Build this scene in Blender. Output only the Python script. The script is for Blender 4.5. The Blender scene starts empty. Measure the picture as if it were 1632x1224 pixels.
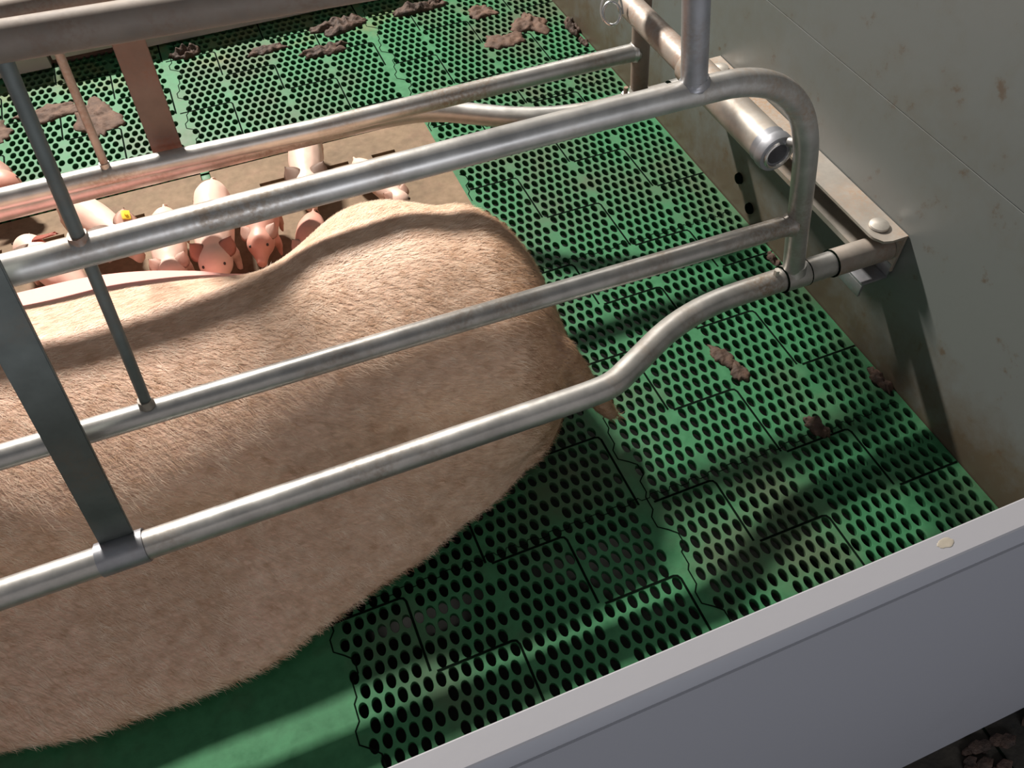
import bpy, bmesh, math, random
import numpy as np
from mathutils import Vector, Matrix, Euler

random.seed(4)
rng = np.random.default_rng(4)
C = bpy.context.scene.collection
scn = bpy.context.scene
K = 1.2                      # all lengths below are multiplied by K at the end of the script

# ------------------------------------------------------------------ camera
cam = bpy.data.cameras.new('camera')
camo = bpy.data.objects.new('camera', cam); C.objects.link(camo)
RT = Vector((0.92610822, -0.37681875, -0.01819867))
DN = Vector((-0.30628511, -0.72284201, -0.61942623))
FW = Vector((0.22025665, 0.57922971, -0.7848439))
cam.sensor_width = 36.0
cam.lens = 1344.179 * 36.0 / 1632.0
cam.clip_start = 0.01
M = Matrix((RT, -DN, -FW)).transposed().to_4x4()
M.translation = Vector((0, 0, 0.8617063)) * K
camo.matrix_world = M
scn.camera = camo

# ------------------------------------------------------------------ view, world, lamps
scn.view_settings.view_transform = 'Standard'
scn.view_settings.look = 'None'
scn.view_settings.gamma = 1.0
scn.view_settings.use_curve_mapping = False
scn.view_settings.exposure = 0.0
w = bpy.data.worlds.new('barn_air'); scn.world = w; w.use_nodes = True
w.node_tree.nodes['Background'].inputs[0].default_value = (0.92, 0.95, 1.0, 1)
w.node_tree.nodes['Background'].inputs[1].default_value = 0.145

def lamp(name, loc, target, sx, sy, watts, color, spread=180):
    l = bpy.data.lights.new(name, 'AREA'); l.shape = 'RECTANGLE'; l.size = sx * K; l.size_y = sy * K
    l.energy = watts; l.color = color; l.spread = math.radians(spread)
    o = bpy.data.objects.new(name, l); C.objects.link(o)
    loc = Vector(loc) * K; t = Vector(target) * K
    z = (loc - t).normalized(); x = Vector((1, 0, 0)); y = z.cross(x).normalized(); x = y.cross(z)
    m = Matrix((x, y, z)).transposed().to_4x4(); m.translation = loc
    o.matrix_world = m
    return o
lamp('tube_lamp_far', (-0.42, 3.12, 2.38), (0.1, 0.65, 0.1), 0.50, 0.11, 385, (1.0, 0.93, 0.85))
lamp('aisle_daylight', (0.2, -1.70, 0.86), (0.3, 0.5, 0.35), 1.5, 0.35, 22, (0.91, 0.93, 1.0))  # unseen cool daylight from the aisle side, kept low to fill the partition face

# ------------------------------------------------------------------ material helpers
def mat(name):
    m = bpy.data.materials.new(name); m.use_nodes = True
    nt = m.node_tree; b = nt.nodes['Principled BSDF']
    return m, nt, b
def N(nt, t, **kw):
    n = nt.nodes.new(t)
    for k, v in kw.items():
        if k.startswith('i_'): n.inputs[k[2:].replace('_', ' ')].default_value = v
        else: setattr(n, k, v)
    return n
def L(nt, a, b): nt.links.new(a, b)
def coords(nt, scale=(1, 1, 1)):
    tc = N(nt, 'ShaderNodeTexCoord'); mp = N(nt, 'ShaderNodeMapping')
    mp.inputs['Scale'].default_value = scale
    L(nt, tc.outputs['Object'], mp.inputs['Vector'])
    return mp.outputs['Vector']
def noise(nt, vec, scale, detail=4, rough=0.55):
    n = N(nt, 'ShaderNodeTexNoise'); n.inputs['Scale'].default_value = scale
    n.inputs['Detail'].default_value = detail; n.inputs['Roughness'].default_value = rough
    L(nt, vec, n.inputs['Vector']); return n.outputs['Fac']
def ramp(nt, fac, stops):
    r = N(nt, 'ShaderNodeValToRGB'); e = r.color_ramp.elements
    while len(e) > 1: e.remove(e[-1])
    for i, (p, c) in enumerate(stops):
        if i == 0: e[0].position = p; el = e[0]
        else: el = e.new(p)
        el.color = (*c, 1) if len(c) == 3 else c
    L(nt, fac, r.inputs['Fac']); return r.outputs['Color']
def mix(nt, fac, a, b, mode='MIX'):
    m = N(nt, 'ShaderNodeMix', data_type='RGBA', blend_type=mode)
    if isinstance(fac, (int, float)): m.inputs[0].default_value = fac
    else: L(nt, fac, m.inputs[0])
    for s, v in ((6, a), (7, b)):
        if isinstance(v, tuple): m.inputs[s].default_value = (*v, 1) if len(v) == 3 else v
        else: L(nt, v, m.inputs[s])
    return m.outputs[2]
def math_(nt, op, a, b=None, clamp=False):
    m = N(nt, 'ShaderNodeMath', operation=op, use_clamp=clamp)
    for s, v in ((0, a), (1, b)):
        if v is None: continue
        if isinstance(v, (int, float)): m.inputs[s].default_value = v
        else: L(nt, v, m.inputs[s])
    return m.outputs[0]
def bump(nt, b, h, strength, dist=0.002):
    bp = N(nt, 'ShaderNodeBump'); bp.inputs['Strength'].default_value = strength; bp.inputs['Distance'].default_value = dist
    L(nt, h, bp.inputs['Height']); L(nt, bp.outputs['Normal'], b.inputs['Normal'])
def g(*c): return tuple(c)

def m_galv(name, tint, rust, rough=0.36, metal=0.75, rustlo=0.60):
    m, nt, b = mat(name); v = coords(nt)
    n1 = noise(nt, v, 34, 5, 0.6); n2 = noise(nt, v, 9, 4, 0.6); n3 = noise(nt, v, 220, 3, 0.6)
    base = ramp(nt, n1, [(0.3, tuple(x * 0.78 for x in tint)), (0.7, tuple(min(1, x * 1.12) for x in tint))])
    f = ramp(nt, n2, [(rustlo - 0.12, (0, 0, 0)), (rustlo + 0.1, (1, 1, 1))])
    f2 = mix(nt, ramp(nt, n3, [(0.35, (0.2,) * 3), (0.6, (1, 1, 1))]), (0, 0, 0), f)
    L(nt, mix(nt, f2, base, rust), b.inputs['Base Color'])
    L(nt, math_(nt, 'SUBTRACT', metal, math_(nt, 'MULTIPLY', f2, 0.6), True), b.inputs['Metallic'])
    L(nt, math_(nt, 'ADD', rough - 0.06, math_(nt, 'MULTIPLY', n1, 0.2)), b.inputs['Roughness'])
    bump(nt, b, n1, 0.25, 0.001)
    return m
GALV = m_galv('galvanised_pipe', (0.50, 0.49, 0.47), (0.24, 0.17, 0.11))
GALVD = m_galv('galvanised_pipe_blue', (0.36, 0.37, 0.40), (0.22, 0.18, 0.14), 0.42)
FLAT = m_galv('galvanised_flat_steel', (0.15, 0.17, 0.165), (0.15, 0.12, 0.09), 0.5, 0.55)
GALVR = m_galv('soiled_pipe', (0.38, 0.34, 0.30), (0.26, 0.15, 0.10), 0.48, 0.5, 0.5)
GALVM = m_galv('dull_soiled_pipe', (0.20, 0.165, 0.135), (0.15, 0.10, 0.07), 0.62, 0.25, 0.5)
FLATR = m_galv('soiled_flat_steel', (0.155, 0.108, 0.085), (0.15, 0.070, 0.045), 0.6, 0.2, 0.5)
ZINC = m_galv('bracket_zinc', (0.42, 0.39, 0.35), (0.34, 0.23, 0.15), 0.48, 0.55, 0.5)
CHROME = m_galv('chromed_wire', (0.75, 0.75, 0.74), (0.5, 0.45, 0.4), 0.2, 0.95, 0.8)

def m_green():
    m, nt, b = mat('green_plastic'); v = coords(nt)
    n1 = noise(nt, v, 5, 5, 0.6); n2 = noise(nt, v, 60, 4, 0.6); n3 = noise(nt, v, 2.1, 4, 0.55)
    col = ramp(nt, n2, [(0.3, (0.026, 0.125, 0.052)), (0.75, (0.045, 0.185, 0.082))])
    d = ramp(nt, math_(nt, 'MULTIPLY', n1, math_(nt, 'ADD', n3, 0.5)), [(0.46, (0, 0, 0)), (0.66, (0.75,) * 3)])
    col = mix(nt, d, col, (0.070, 0.082, 0.050))
    # dried film of dung towards the far side and the rear wall
    sx = N(nt, 'ShaderNodeSeparateXYZ'); L(nt, v, sx.inputs[0])
    far = math_(nt, 'MULTIPLY', math_(nt, 'SUBTRACT', sx.outputs[1], 1.18), 2.2, True)
    n4 = noise(nt, v, 11, 6, 0.65)
    fd = ramp(nt, math_(nt, 'MULTIPLY', n4, far), [(0.44, (0, 0, 0)), (0.56, (0.7,) * 3)])
    col = mix(nt, fd, col, (0.11, 0.13, 0.055))
    L(nt, col, b.inputs['Base Color'])
    L(nt, ramp(nt, n2, [(0.3, (0.42,) * 3), (0.7, (0.62,) * 3)]), b.inputs['Roughness'])
    b.inputs['Specular IOR Level'].default_value = 0.28
    bump(nt, b, n2, 0.2, 0.001)
    return m
GREEN = m_green()

def m_simple(name, c1, c2, scale=20, rough=0.7, bs=0.3, bd=0.002, metal=0, stretch=(1, 1, 1), detail=5):
    m, nt, b = mat(name); v = coords(nt, stretch)
    n1 = noise(nt, v, scale, detail, 0.6)
    L(nt, ramp(nt, n1, [(0.32, c1), (0.68, c2)]), b.inputs['Base Color'])
    b.inputs['Roughness'].default_value = rough; b.inputs['Metallic'].default_value = metal
    if bs: bump(nt, b, n1, bs, bd)
    return m
DARK = m_simple('dark_joint', (0.001, 0.004, 0.002), (0.003, 0.007, 0.004), 30, 1.0, 0)
DARK.node_tree.nodes['Principled BSDF'].inputs['Specular IOR Level'].default_value = 0.05
PIT = m_simple('slurry_pit', (0.004, 0.006, 0.004), (0.010, 0.012, 0.008), 6, 0.6)
DUNG = m_simple('dung', (0.020, 0.011, 0.007), (0.080, 0.043, 0.028), 70, 0.75, 1.0, 0.006)
DUNGN = m_simple('brown_dung', (0.030, 0.017, 0.011), (0.085, 0.048, 0.031), 60, 0.8, 1.0, 0.004)
DUNGL = m_simple('pale_dung', (0.052, 0.028, 0.018), (0.125, 0.070, 0.046), 55, 0.8, 1.0, 0.004)
AISLE = m_simple('aisle_concrete', (0.004, 0.004, 0.003), (0.040, 0.032, 0.022), 14, 0.9, 0.8, 0.01)
BOLT = m_simple('bolt_head', (0.45, 0.42, 0.38), (0.62, 0.58, 0.52), 60, 0.42, 0.2, 0.001, 0.6)
YELLOW = m_simple('ear_tag_yellow', (0.80, 0.60, 0.04), (0.88, 0.68, 0.07), 30, 0.4, 0)
EYE = m_simple('eye', (0.02, 0.012, 0.01), (0.04, 0.02, 0.015), 30, 0.2, 0)
REDSKIN = m_simple('reddish_ear', (0.42, 0.11, 0.08), (0.58, 0.20, 0.14), 60, 0.6, 0.2, 0.001)
GREYEAR = m_simple('grey_pink_ear', (0.28, 0.19, 0.15), (0.40, 0.28, 0.22), 60, 0.6, 0.2, 0.001)
PIGLET = m_simple('piglet_skin', (0.66, 0.44, 0.36), (0.80, 0.58, 0.48), 14, 0.5, 0.15, 0.001)
PINKPIG = m_simple('reddish_piglet_skin', (0.52, 0.24, 0.18), (0.68, 0.36, 0.28), 14, 0.5, 0.15, 0.001)  # on piglets below the near top rail the darker red includes their shade
TAN = m_simple('tan_stain', (0.30, 0.27, 0.22), (0.38, 0.34, 0.28), 60, 0.6, 0)

def m_plate():
    m, nt, b = mat('polymer_concrete'); v = coords(nt)
    n1 = noise(nt, v, 9, 6, 0.65); n2 = noise(nt, v, 90, 3, 0.6); n3 = noise(nt, v, 28, 5, 0.7)
    c = ramp(nt, n1, [(0.3, (0.105, 0.068, 0.034)), (0.55, (0.180, 0.118, 0.065)), (0.75, (0.26, 0.170, 0.108))])
    c = mix(nt, ramp(nt, n3, [(0.5, (0, 0, 0)), (0.75, (0.6,) * 3)]), c, (0.20, 0.11, 0.07))
    c = mix(nt, 0.12, c, ramp(nt, n2, [(0.3, (0.1,) * 3), (0.7, (0.5, 0.4, 0.3))]))
    L(nt, c, b.inputs['Base Color']); b.inputs['Roughness'].default_value = 0.85
    bump(nt, b, n3, 0.4, 0.002); return m
PLATE = m_plate()

def m_pvc(name, c, dirt, dirty=0.5, zlow=None):
    m, nt, b = mat(name); v = coords(nt)
    n1 = noise(nt, v, 4, 5, 0.65); n2 = noise(nt, v, 26, 6, 0.7); n3 = noise(nt, v, 120, 2, 0.5)
    f = ramp(nt, math_(nt, 'ADD', math_(nt, 'MULTIPLY', n1, 0.6), math_(nt, 'MULTIPLY', n2, 0.4)), [(0.62 - dirty * 0.2, (0, 0, 0)), (0.74, (0.7 * dirty + 0.15,) * 3)])
    col = mix(nt, f, c, dirt)
    if zlow:
        s = N(nt, 'ShaderNodeSeparateXYZ'); L(nt, v, s.inputs[0])
        low = math_(nt, 'SUBTRACT', 1.0, math_(nt, 'DIVIDE', s.outputs[2], zlow), True)
        ff = ramp(nt, math_(nt, 'MULTIPLY', low, math_(nt, 'ADD', n2, n1)), [(0.42, (0, 0, 0)), (0.85, (0.85,) * 3)])
        col = mix(nt, ff, col, (0.085, 0.062, 0.036))
        sp = ramp(nt, n2, [(0.60, (0, 0, 0)), (0.68, (0.7,) * 3)])
        col = mix(nt, sp, col, (0.09, 0.06, 0.04))
    L(nt, col, b.inputs['Base Color'])
    b.inputs['Roughness'].default_value = 0.42
    bump(nt, b, n3, 0.08, 0.001); return m
WALLM = m_pvc('rear_wall_pvc', (0.128, 0.138, 0.134), (0.105, 0.092, 0.065), 0.8, 0.22)
PARTM = m_pvc('front_pvc', (0.30, 0.30, 0.325), (0.26, 0.26, 0.275), 0.2)
FARM = m_pvc('far_board_pvc', (0.44, 0.43, 0.40), (0.22, 0.18, 0.13), 0.6)
BROWNM = m_simple('soiled_board', (0.05, 0.030, 0.022), (0.12, 0.075, 0.055), 9, 0.8, 0.4, 0.004)

def m_sow():
    m, nt, b = mat('sow_skin'); v = coords(nt)
    s = N(nt, 'ShaderNodeSeparateXYZ'); L(nt, v, s.inputs[0]); X, Y, Z = s.outputs
    n1 = noise(nt, v, 7, 5, 0.6); n2 = noise(nt, v, 24, 6, 0.65)
    vs = coords(nt, (60, 260, 260)); n3 = noise(nt, vs, 1.0, 4, 0.6)
    c = ramp(nt, n1, [(0.3, (0.68, 0.42, 0.26)), (0.55, (0.83, 0.56, 0.40)), (0.75, (0.89, 0.63, 0.49))])
    # pinker in front of the hip, where the coat is thin
    pk = math_(nt, 'MULTIPLY', math_(nt, 'SUBTRACT', 0.06, X), 5.0, True)
    c = mix(nt, math_(nt, 'MULTIPLY', pk, 0.6), c, (0.80, 0.48, 0.36))
    # soiled, yellow-brown hindquarter
    q = math_(nt, 'ADD', math_(nt, 'MULTIPLY', math_(nt, 'SUBTRACT', X, 0.185), 9.0, True), math_(nt, 'MULTIPLY', math_(nt, 'SUBTRACT', n2, 0.5), 1.1))
    c = mix(nt, ramp(nt, q, [(0.18, (0, 0, 0)), (0.42, (0.62,) * 3)]), c, (0.42, 0.23, 0.12))
    q2 = math_(nt, 'ADD', math_(nt, 'MULTIPLY', math_(nt, 'SUBTRACT', X, 0.235), 22.0, True), math_(nt, 'MULTIPLY', math_(nt, 'SUBTRACT', n2, 0.5), 1.2))
    c = mix(nt, ramp(nt, q2, [(0.1, (0, 0, 0)), (0.7, (0.85,) * 3)]), c, (0.17, 0.065, 0.038))
    st = ramp(nt, noise(nt, v, 5.5, 6, 0.7), [(0.50, (0, 0, 0)), (0.66, (0.55,) * 3)])
    c = mix(nt, st, c, (0.46, 0.27, 0.14))
    # bare pink udder
    ud = math_(nt, 'MULTIPLY', math_(nt, 'SUBTRACT', math_(nt, 'ADD', Y, math_(nt, 'MULTIPLY', X, 0.135)), 0.792), 60.0, True)
    ux = math_(nt, 'MULTIPLY', math_(nt, 'SUBTRACT', 0.015, X), 40.0, True)
    uz = math_(nt, 'MULTIPLY', ud, ux)
    c = mix(nt, uz, c, (0.90, 0.42, 0.37))
    c = mix(nt, math_(nt, 'MULTIPLY', 0.30, math_(nt, 'SUBTRACT', 1.0, uz)), c, ramp(nt, n3, [(0.35, (0.42, 0.26, 0.17)), (0.65, (0.95, 0.76, 0.60))]))
    L(nt, c, b.inputs['Base Color'])
    b.inputs['Roughness'].default_value = 0.62
    b.inputs['Subsurface Weight'].default_value = 0.08
    b.inputs['Subsurface Scale'].default_value = 0.01
    h = math_(nt, 'MULTIPLY', n3, math_(nt, 'SUBTRACT', 1.0, uz))
    bump(nt, b, h, 0.35, 0.003)
    return m
SOW = m_sow()
HAIR = m_simple('sow_bristles', (0.60, 0.38, 0.24), (0.96, 0.78, 0.62), 60, 0.45, 0)
HAIRD = m_simple('sow_bristles_soiled', (0.30, 0.16, 0.09), (0.62, 0.40, 0.25), 60, 0.5, 0)

# ------------------------------------------------------------------ mesh helpers
def link(name, me, m, parent=None, smooth=True):
    o = bpy.data.objects.new(name, me); C.objects.link(o)
    if m: me.materials.append(m)
    if parent is not None: o.parent = parent
    if smooth: me.shade_smooth()
    return o
def obj(name, bm, m, parent=None, smooth=True, sharp=40):
    bmesh.ops.recalc_face_normals(bm, faces=bm.faces)
    me = bpy.data.meshes.new(name); bm.to_mesh(me); bm.free()
    o = link(name, me, m, parent, smooth)
    if smooth and sharp: me.set_sharp_from_angle(angle=math.radians(sharp))
    return o
def tag(o, label=None, cat=None, group=None, kind=None):
    if label: o['label'] = label
    if cat: o['category'] = cat
    if group: o['group'] = group
    if kind: o['kind'] = kind
    return o
def thing(name, label, cat, loc=(0, 0, 0), group=None):
    o = bpy.data.objects.new(name, None); C.objects.link(o); o.location = loc
    o.empty_display_size = 0.05
    return tag(o, label, cat, group)

def add_box(bm, lo, hi, bev=0.0):
    r = bmesh.ops.create_cube(bm, size=1.0)
    lo = Vector(lo); hi = Vector(hi)
    for v in r['verts']:
        v.co = Vector([(lo[i] + hi[i]) / 2 + v.co[i] * (hi[i] - lo[i]) for i in range(3)])
    if bev:
        es = list({e for v in r['verts'] for e in v.link_edges})
        bmesh.ops.bevel(bm, geom=es, offset=bev, segments=2, affect='EDGES', profile=0.5)
def round_path(pts, rad, seg=10):
    pts = [Vector(p) for p in pts]; out = [pts[0]]
    for i in range(1, len(pts) - 1):
        a, p, b = pts[i - 1], pts[i], pts[i + 1]
        r = rad[i] if isinstance(rad, (list, tuple)) else rad
        d1 = (a - p); d2 = (b - p); l = min(r, d1.length * .49, d2.length * .49)
        s = p + d1.normalized() * l; e = p + d2.normalized() * l
        for k in range(seg + 1):
            t = k / seg
            out.append(s * (1 - t) ** 2 + p * 2 * t * (1 - t) + e * t * t)
    out.append(pts[-1]); return out
def add_tube(bm, path, r, n=20, cap=True, hollow=0.0, hollow_depth=0.03, ends=(0, 1)):
    """tube along a path; r a number or one radius per point; hollow = wall thickness (open ends)"""
    P = [Vector(p) for p in path]; m = len(P)
    R = r if isinstance(r, (list, tuple)) else [r] * m
    t0 = (P[1] - P[0]).normalized()
    u = t0.orthogonal().normalized(); rings = []
    prev = t0
    for i in range(m):
        t = (P[min(i + 1, m - 1)] - P[max(i - 1, 0)]).normalized()
        q = prev.rotation_difference(t); u = (q @ u); u = (u - t * u.dot(t)).normalized(); prev = t
        v = t.cross(u)
        rings.append([bm.verts.new(P[i] + (u * math.cos(a) + v * math.sin(a)) * R[i]) for a in [2 * math.pi * k / n for k in range(n)]])
    for i in range(m - 1):
        for k in range(n):
            bm.faces.new((rings[i][k], rings[i][(k + 1) % n], rings[i + 1][(k + 1) % n], rings[i + 1][k]))
    if hollow:
        for ri in ([0] if 0 in ends else []) + ([m - 1] if 1 in ends else []):
            c = P[ri]; t = (P[1] - P[0]).normalized() if ri == 0 else (P[-2] - P[-1]).normalized()
            inn = [bm.verts.new(c + (x.co - c) * (1 - hollow / R[ri])) for x in rings[ri]]
            deep = [bm.verts.new(x.co + t * hollow_depth) for x in inn]
            for k in range(n):
                j = (k + 1) % n
                bm.faces.new((rings[ri][k], rings[ri][j], inn[j], inn[k]))
                bm.faces.new((inn[k], inn[j], deep[j], deep[k]))
            bm.faces.new(deep)
    elif cap:
        bm.faces.new(rings[0]); bm.faces.new(rings[-1])
def tube(name, path, r, m, parent=None, **kw):
    bm = bmesh.new(); add_tube(bm, path, r, **kw); return obj(name, bm, m, parent)
def origin_to(o, c):
    c = Vector(c); o.data.transform(Matrix.Translation(-c)); o.location = c if o.parent is None else c - Vector((0, 0, 0)); return o

# ------------------------------------------------------------------ slatted floor
CP = 0.0957; PX = 0.0131; RY = 0.0181818; GAP = 0.0074
WALLX = 0.691
def hook(c):                                                     # right edge (x) of cell column c; tiles are 4 cells wide
    k = (c + 1) // 4; j = (c + 1) % 4                            # columns -1..2 make one tile
    return 0.408 + k * 0.3850 + j * CP
Y1 = 0.8085
def slots_y(lo, hi):
    out = []; offs = [0, 0.0909, 0.1818, 0.2909]
    for k in range(-4, 5):
        for i, o_ in enumerate(offs): out.append((Y1 - k * 0.4 - o_, 1 + 4 * k + i))
    return out
def hole_geo(verts, faces, cx, cy, x0, x1, y0, y1, ax, ay, n=16):
    """one moulded unit: rectangle x0..x1,y0..y1 with an oval hole, softened rim and an undercut wall"""
    b = len(verts)
    ang = [2 * math.pi * (k + .5) / n for k in range(n)]
    per = []
    for a in ang:
        c, s = math.cos(a), math.sin(a)
        tx = ((x1 - cx) if c > 0 else (x0 - cx)) / c; ty = ((y1 - cy) if s > 0 else (y0 - cy)) / s
        per.append((cx + c * tx, cy + s * tx, 0, 0) if tx < ty else (cx + c * ty, cy + s * ty, 0, 1))
    lay = [(1.12, 1.07, 0.0), (1.05, 1.03, -0.0005), (1.00, 1.0, -0.0014), (1.10, 1.10, -0.0032), (1.22, 1.16, -0.010)]
    for p in per: verts.append(p[:3])
    for sx, sy, z in lay:
        for a in ang: verts.append((cx + math.cos(a) * ax * sx, cy + math.sin(a) * ay * sy, z))
    for l in range(len(lay)):
        for k in range(n):
            j = (k + 1) % n
            i0, i1, i2, i3 = b + l * n + k, b + l * n + j, b + (l + 1) * n + j, b + (l + 1) * n + k
            if l == 0 and per[k][3] != per[j][3]:
                c = len(verts); verts.append((x1 if math.cos(ang[k]) > 0 else x0, y1 if math.sin(ang[k]) > 0 else y0, 0))
                faces.append((i0, c, i1, i2, i3))
            else: faces.append((i0, i1, i2, i3))
V = []; Fc = []
def quad(x0, x1, y0, y1, z=0.0):
    if x1 - x0 < 1e-5 or y1 - y0 < 1e-5: return
    b = len(V); V.extend([(x0, y0, z), (x1, y0, z), (x1, y1, z), (x0, y1, z)]); Fc.append((b, b + 1, b + 2, b + 3))
FY0, FY1 = 0.10, 1.70
PLX0, PLX1, PLY0, PLY1 = -0.62, 0.318, 0.8197, 1.236        # lying plate
PP = CP / 7
SL = slots_y(0, 0); SL.sort(reverse=True)
nr0 = int((Y1 - FY1) / RY); nr1 = int((Y1 - FY0) / RY)
for n_ in range(nr0, nr1):
    y1 = Y1 - n_ * RY; y0 = y1 - RY; cy = (y0 + y1) / 2
    rowB = n_ % 2 == 0
    for c in range(-12, 3):
        xr = hook(c); seam = (c + 1) % 4 == 0                 # first column right of a jigsaw seam
        xl = hook(c - 1)
        x_hi = min(xr, WALLX - 0.0015)
        if c <= -2 and PLY0 < cy < PLY1 and xl < PLX1:
            continue
        if c <= -6 and cy < PLY0 and xl < -0.07: quad(xl, xr, y0, y1); continue
        if c == -1 and PLY0 < cy < PLY1: xl = PLX1 + 0.0012
        cs = [xr - PP * ((0.95 if rowB else 0.45) + i) for i in range(6 if rowB else 7)]
        if seam: cs = cs[:-1]
        cs = [x for x in cs if x + PP * .5 < x_hi + 0.002]; cs.sort()
        cur = xl
        for h, x in enumerate(cs):
            a0 = x - PP / 2; a1 = x + PP / 2
            if h == 0: a0 = max(a0, xl)
            if h == len(cs) - 1: a1 = min(a1, x_hi)
            quad(cur, a0, y0, y1)
            hole_geo(V, Fc, x, cy, a0, a1, y0, y1, 0.0047, 0.0080)
            cur = a1
        quad(cur, x_hi, y0, y1)
me = bpy.data.meshes.new('floor'); me.from_pydata(V, [], Fc); me.update()
floor = link('floor', me, GREEN, None, True); me.set_sharp_from_angle(angle=math.radians(50))
tag(floor, 'green perforated plastic slatted floor tiles', 'floor', kind='structure')

# joints between the floor tiles: raised-lid slots, toothed joints, jigsaw seams (all dark; joints dirt-filled, slots painted black for the shade in open gaps)
bmj = bmesh.new()
def ribbon(bm, pts, w, z=0.0004):
    pts = [Vector((p[0], p[1], z)) for p in pts]; L_ = []; R_ = []
    for i, p in enumerate(pts):
        d = (pts[min(i + 1, len(pts) - 1)] - pts[max(i - 1, 0)]).normalized(); nrm = Vector((-d.y, d.x, 0)) * w / 2
        L_.append(bm.verts.new(p + nrm)); R_.append(bm.verts.new(p - nrm))
    for i in range(len(pts) - 1): bm.faces.new((L_[i], L_[i + 1], R_[i + 1], R_[i]))
def onplate(x, y): return x < PLX1 + 0.002 and PLY0 - 0.004 < y < PLY1 + 0.004
for c in range(-12, 3):
    xr = hook(c); xl = hook(c - 1)
    if c == -1: xl += 0.012
    if xl > WALLX - 0.01: continue
    for i in range(len(SL) - 1):
        yt, r = SL[i]; yb = SL[i + 1][0]
        if (c + r) % 2 or yb > FY1 or yt < FY0: continue
        if c <= -2 and yt < PLY1 + 0.03 and yt > PLY0 - 0.002: continue
        if c <= -6 and yt < PLY0: continue
        X1 = min(xr, WALLX - 0.002)
        pts = [(xl + GAP - 0.001, yt)] + [(X1 - 0.006, yt)]
        if X1 == xr: pts += [(X1 - 0.002, yt - 0.0015), (X1, yt - 0.006), (X1, yb + 0.003)]
        else: pts += [(X1, yt)]
        ribbon(bmj, pts, 0.0028)
# toothed joints every 0.4 in y
for k in range(-3, 3):
    y = 0.8197 - 0.4 * k - 0.002
    if not FY0 < y < FY1: continue
    x = -0.75; pts = []
    j = 0
    while x < WALLX - 0.003:
        pts.append((x, y + (0.0022 if (j // 2) % 2 else -0.0022))); x += (0.0025 if j % 2 else 0.0105); j += 1
    seg = []
    for p in pts:
        if onplate(*p) or (p[0] < -0.06 and p[1] < PLY0): 
            if len(seg) > 1: ribbon(bmj, seg, 0.0011)
            seg = []
        else: seg.append(p)
    if len(seg) > 1: ribbon(bmj, seg, 0.0011)
# jigsaw seams along y
for xs in (-0.0585, 0.3225):
    base = [(0, 0), (0, .018), (.004, .024), (.004, .040), (.012, .047), (.012, .062), (.004, .070), (-.006, .078), (-.006, .092)]
    pts = []
    y = FY0
    while y < FY1:
        pts += [(xs + a, y + b_) for a, b_ in base]; y += 0.1
    seg = []
    for p in pts:
        if onplate(p[0], p[1]):
            if len(seg) > 1: ribbon(bmj, seg, 0.0016)
            seg = []
        else: seg.append(p)
    if len(seg) > 1: ribbon(bmj, seg, 0.0016)
tag(obj('trim_1', bmj, DARK, None, False), 'dark joints and slots between the green floor tiles', 'joint', kind='structure')

bm = bmesh.new(); add_box(bm, (-1.4, -0.4, -0.32), (WALLX + .10, 2.4, -0.30)); add_box(bm, (WALLX + .03, -0.4, -0.30), (WALLX + .10, 2.4, -0.045)); add_box(bm, (-1.4, -0.4, -0.30), (WALLX + .03, 0.02, -0.021)); add_box(bm, (-1.4, 1.72, -0.30), (WALLX + .03, 2.4, -0.011)); add_box(bm, (-1.4, 0.02, -.30), (-1.3, 1.72, -.001))
tag(obj('floor', bm, PIT, None, False), 'dark slurry pit below the slatted floor', 'floor', kind='structure')

# lying plate (polymer concrete) with drain slots
def add_slab_with_slots(bm, x0, x1, y0, y1, z0, z1, slots):
    xs = sorted({x0, x1, *[s[0] for s in slots], *[s[1] for s in slots]}); ys = sorted({y0, y1, *[s[2] for s in slots], *[s[3] for s in slots]})
    for i in range(len(xs) - 1):
        for j in range(len(ys) - 1):
            cx, cy = (xs[i] + xs[i + 1]) / 2, (ys[j] + ys[j + 1]) / 2
            hole = any(s[0] < cx < s[1] and s[2] < cy < s[3] for s in slots)
            z = z1 - (0.012 if hole else 0)
            f = [bm.verts.new((a, b_, z)) for a, b_ in ((xs[i], ys[j]), (xs[i + 1], ys[j]), (xs[i + 1], ys[j + 1]), (xs[i], ys[j + 1]))]
            bm.faces.new(f)
            if hole:
                t = [bm.verts.new((v.co.x, v.co.y, z1)) for v in f]
                for k in range(4): bm.faces.new((f[k], f[(k + 1) % 4], t[(k + 1) % 4], t[k]))
    c = [(x0, y0), (x1, y0), (x1, y1), (x0, y1)]
    for k in range(4):
        a, b_ = c[k], c[(k + 1) % 4]
        bm.faces.new([bm.verts.new(p) for p in ((*a, z0), (*b_, z0), (*b_, z1), (*a, z1))])
bm = bmesh.new()
dslots = [(x, x + 0.040, 1.164, 1.1720) for x in (-0.50, -0.41, -0.32, -0.20, -0.085, 0.021, 0.128, 0.208)]
add_slab_with_slots(bm, PLX0, PLX1, PLY0 + .001, PLY1 - .001, -0.03, 0.0035, dslots + [(-0.0635, -0.0485, 1.2175, PLY1 - .001)])
plate = obj('lying_plate', bm, PLATE, None, False)
tag(plate, 'tan polymer concrete lying plate with short drain slots under the piglets', 'floor plate')
bm = bmesh.new(); add_box(bm, (-0.0630, 1.2180, -0.010), (-0.0490, PLY1 + .0095, 0.0010), 0.001)
bi = obj('key', bm, GREEN, plate); bi['label'] = 'small green plastic key in the far edge of the plate'
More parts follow.
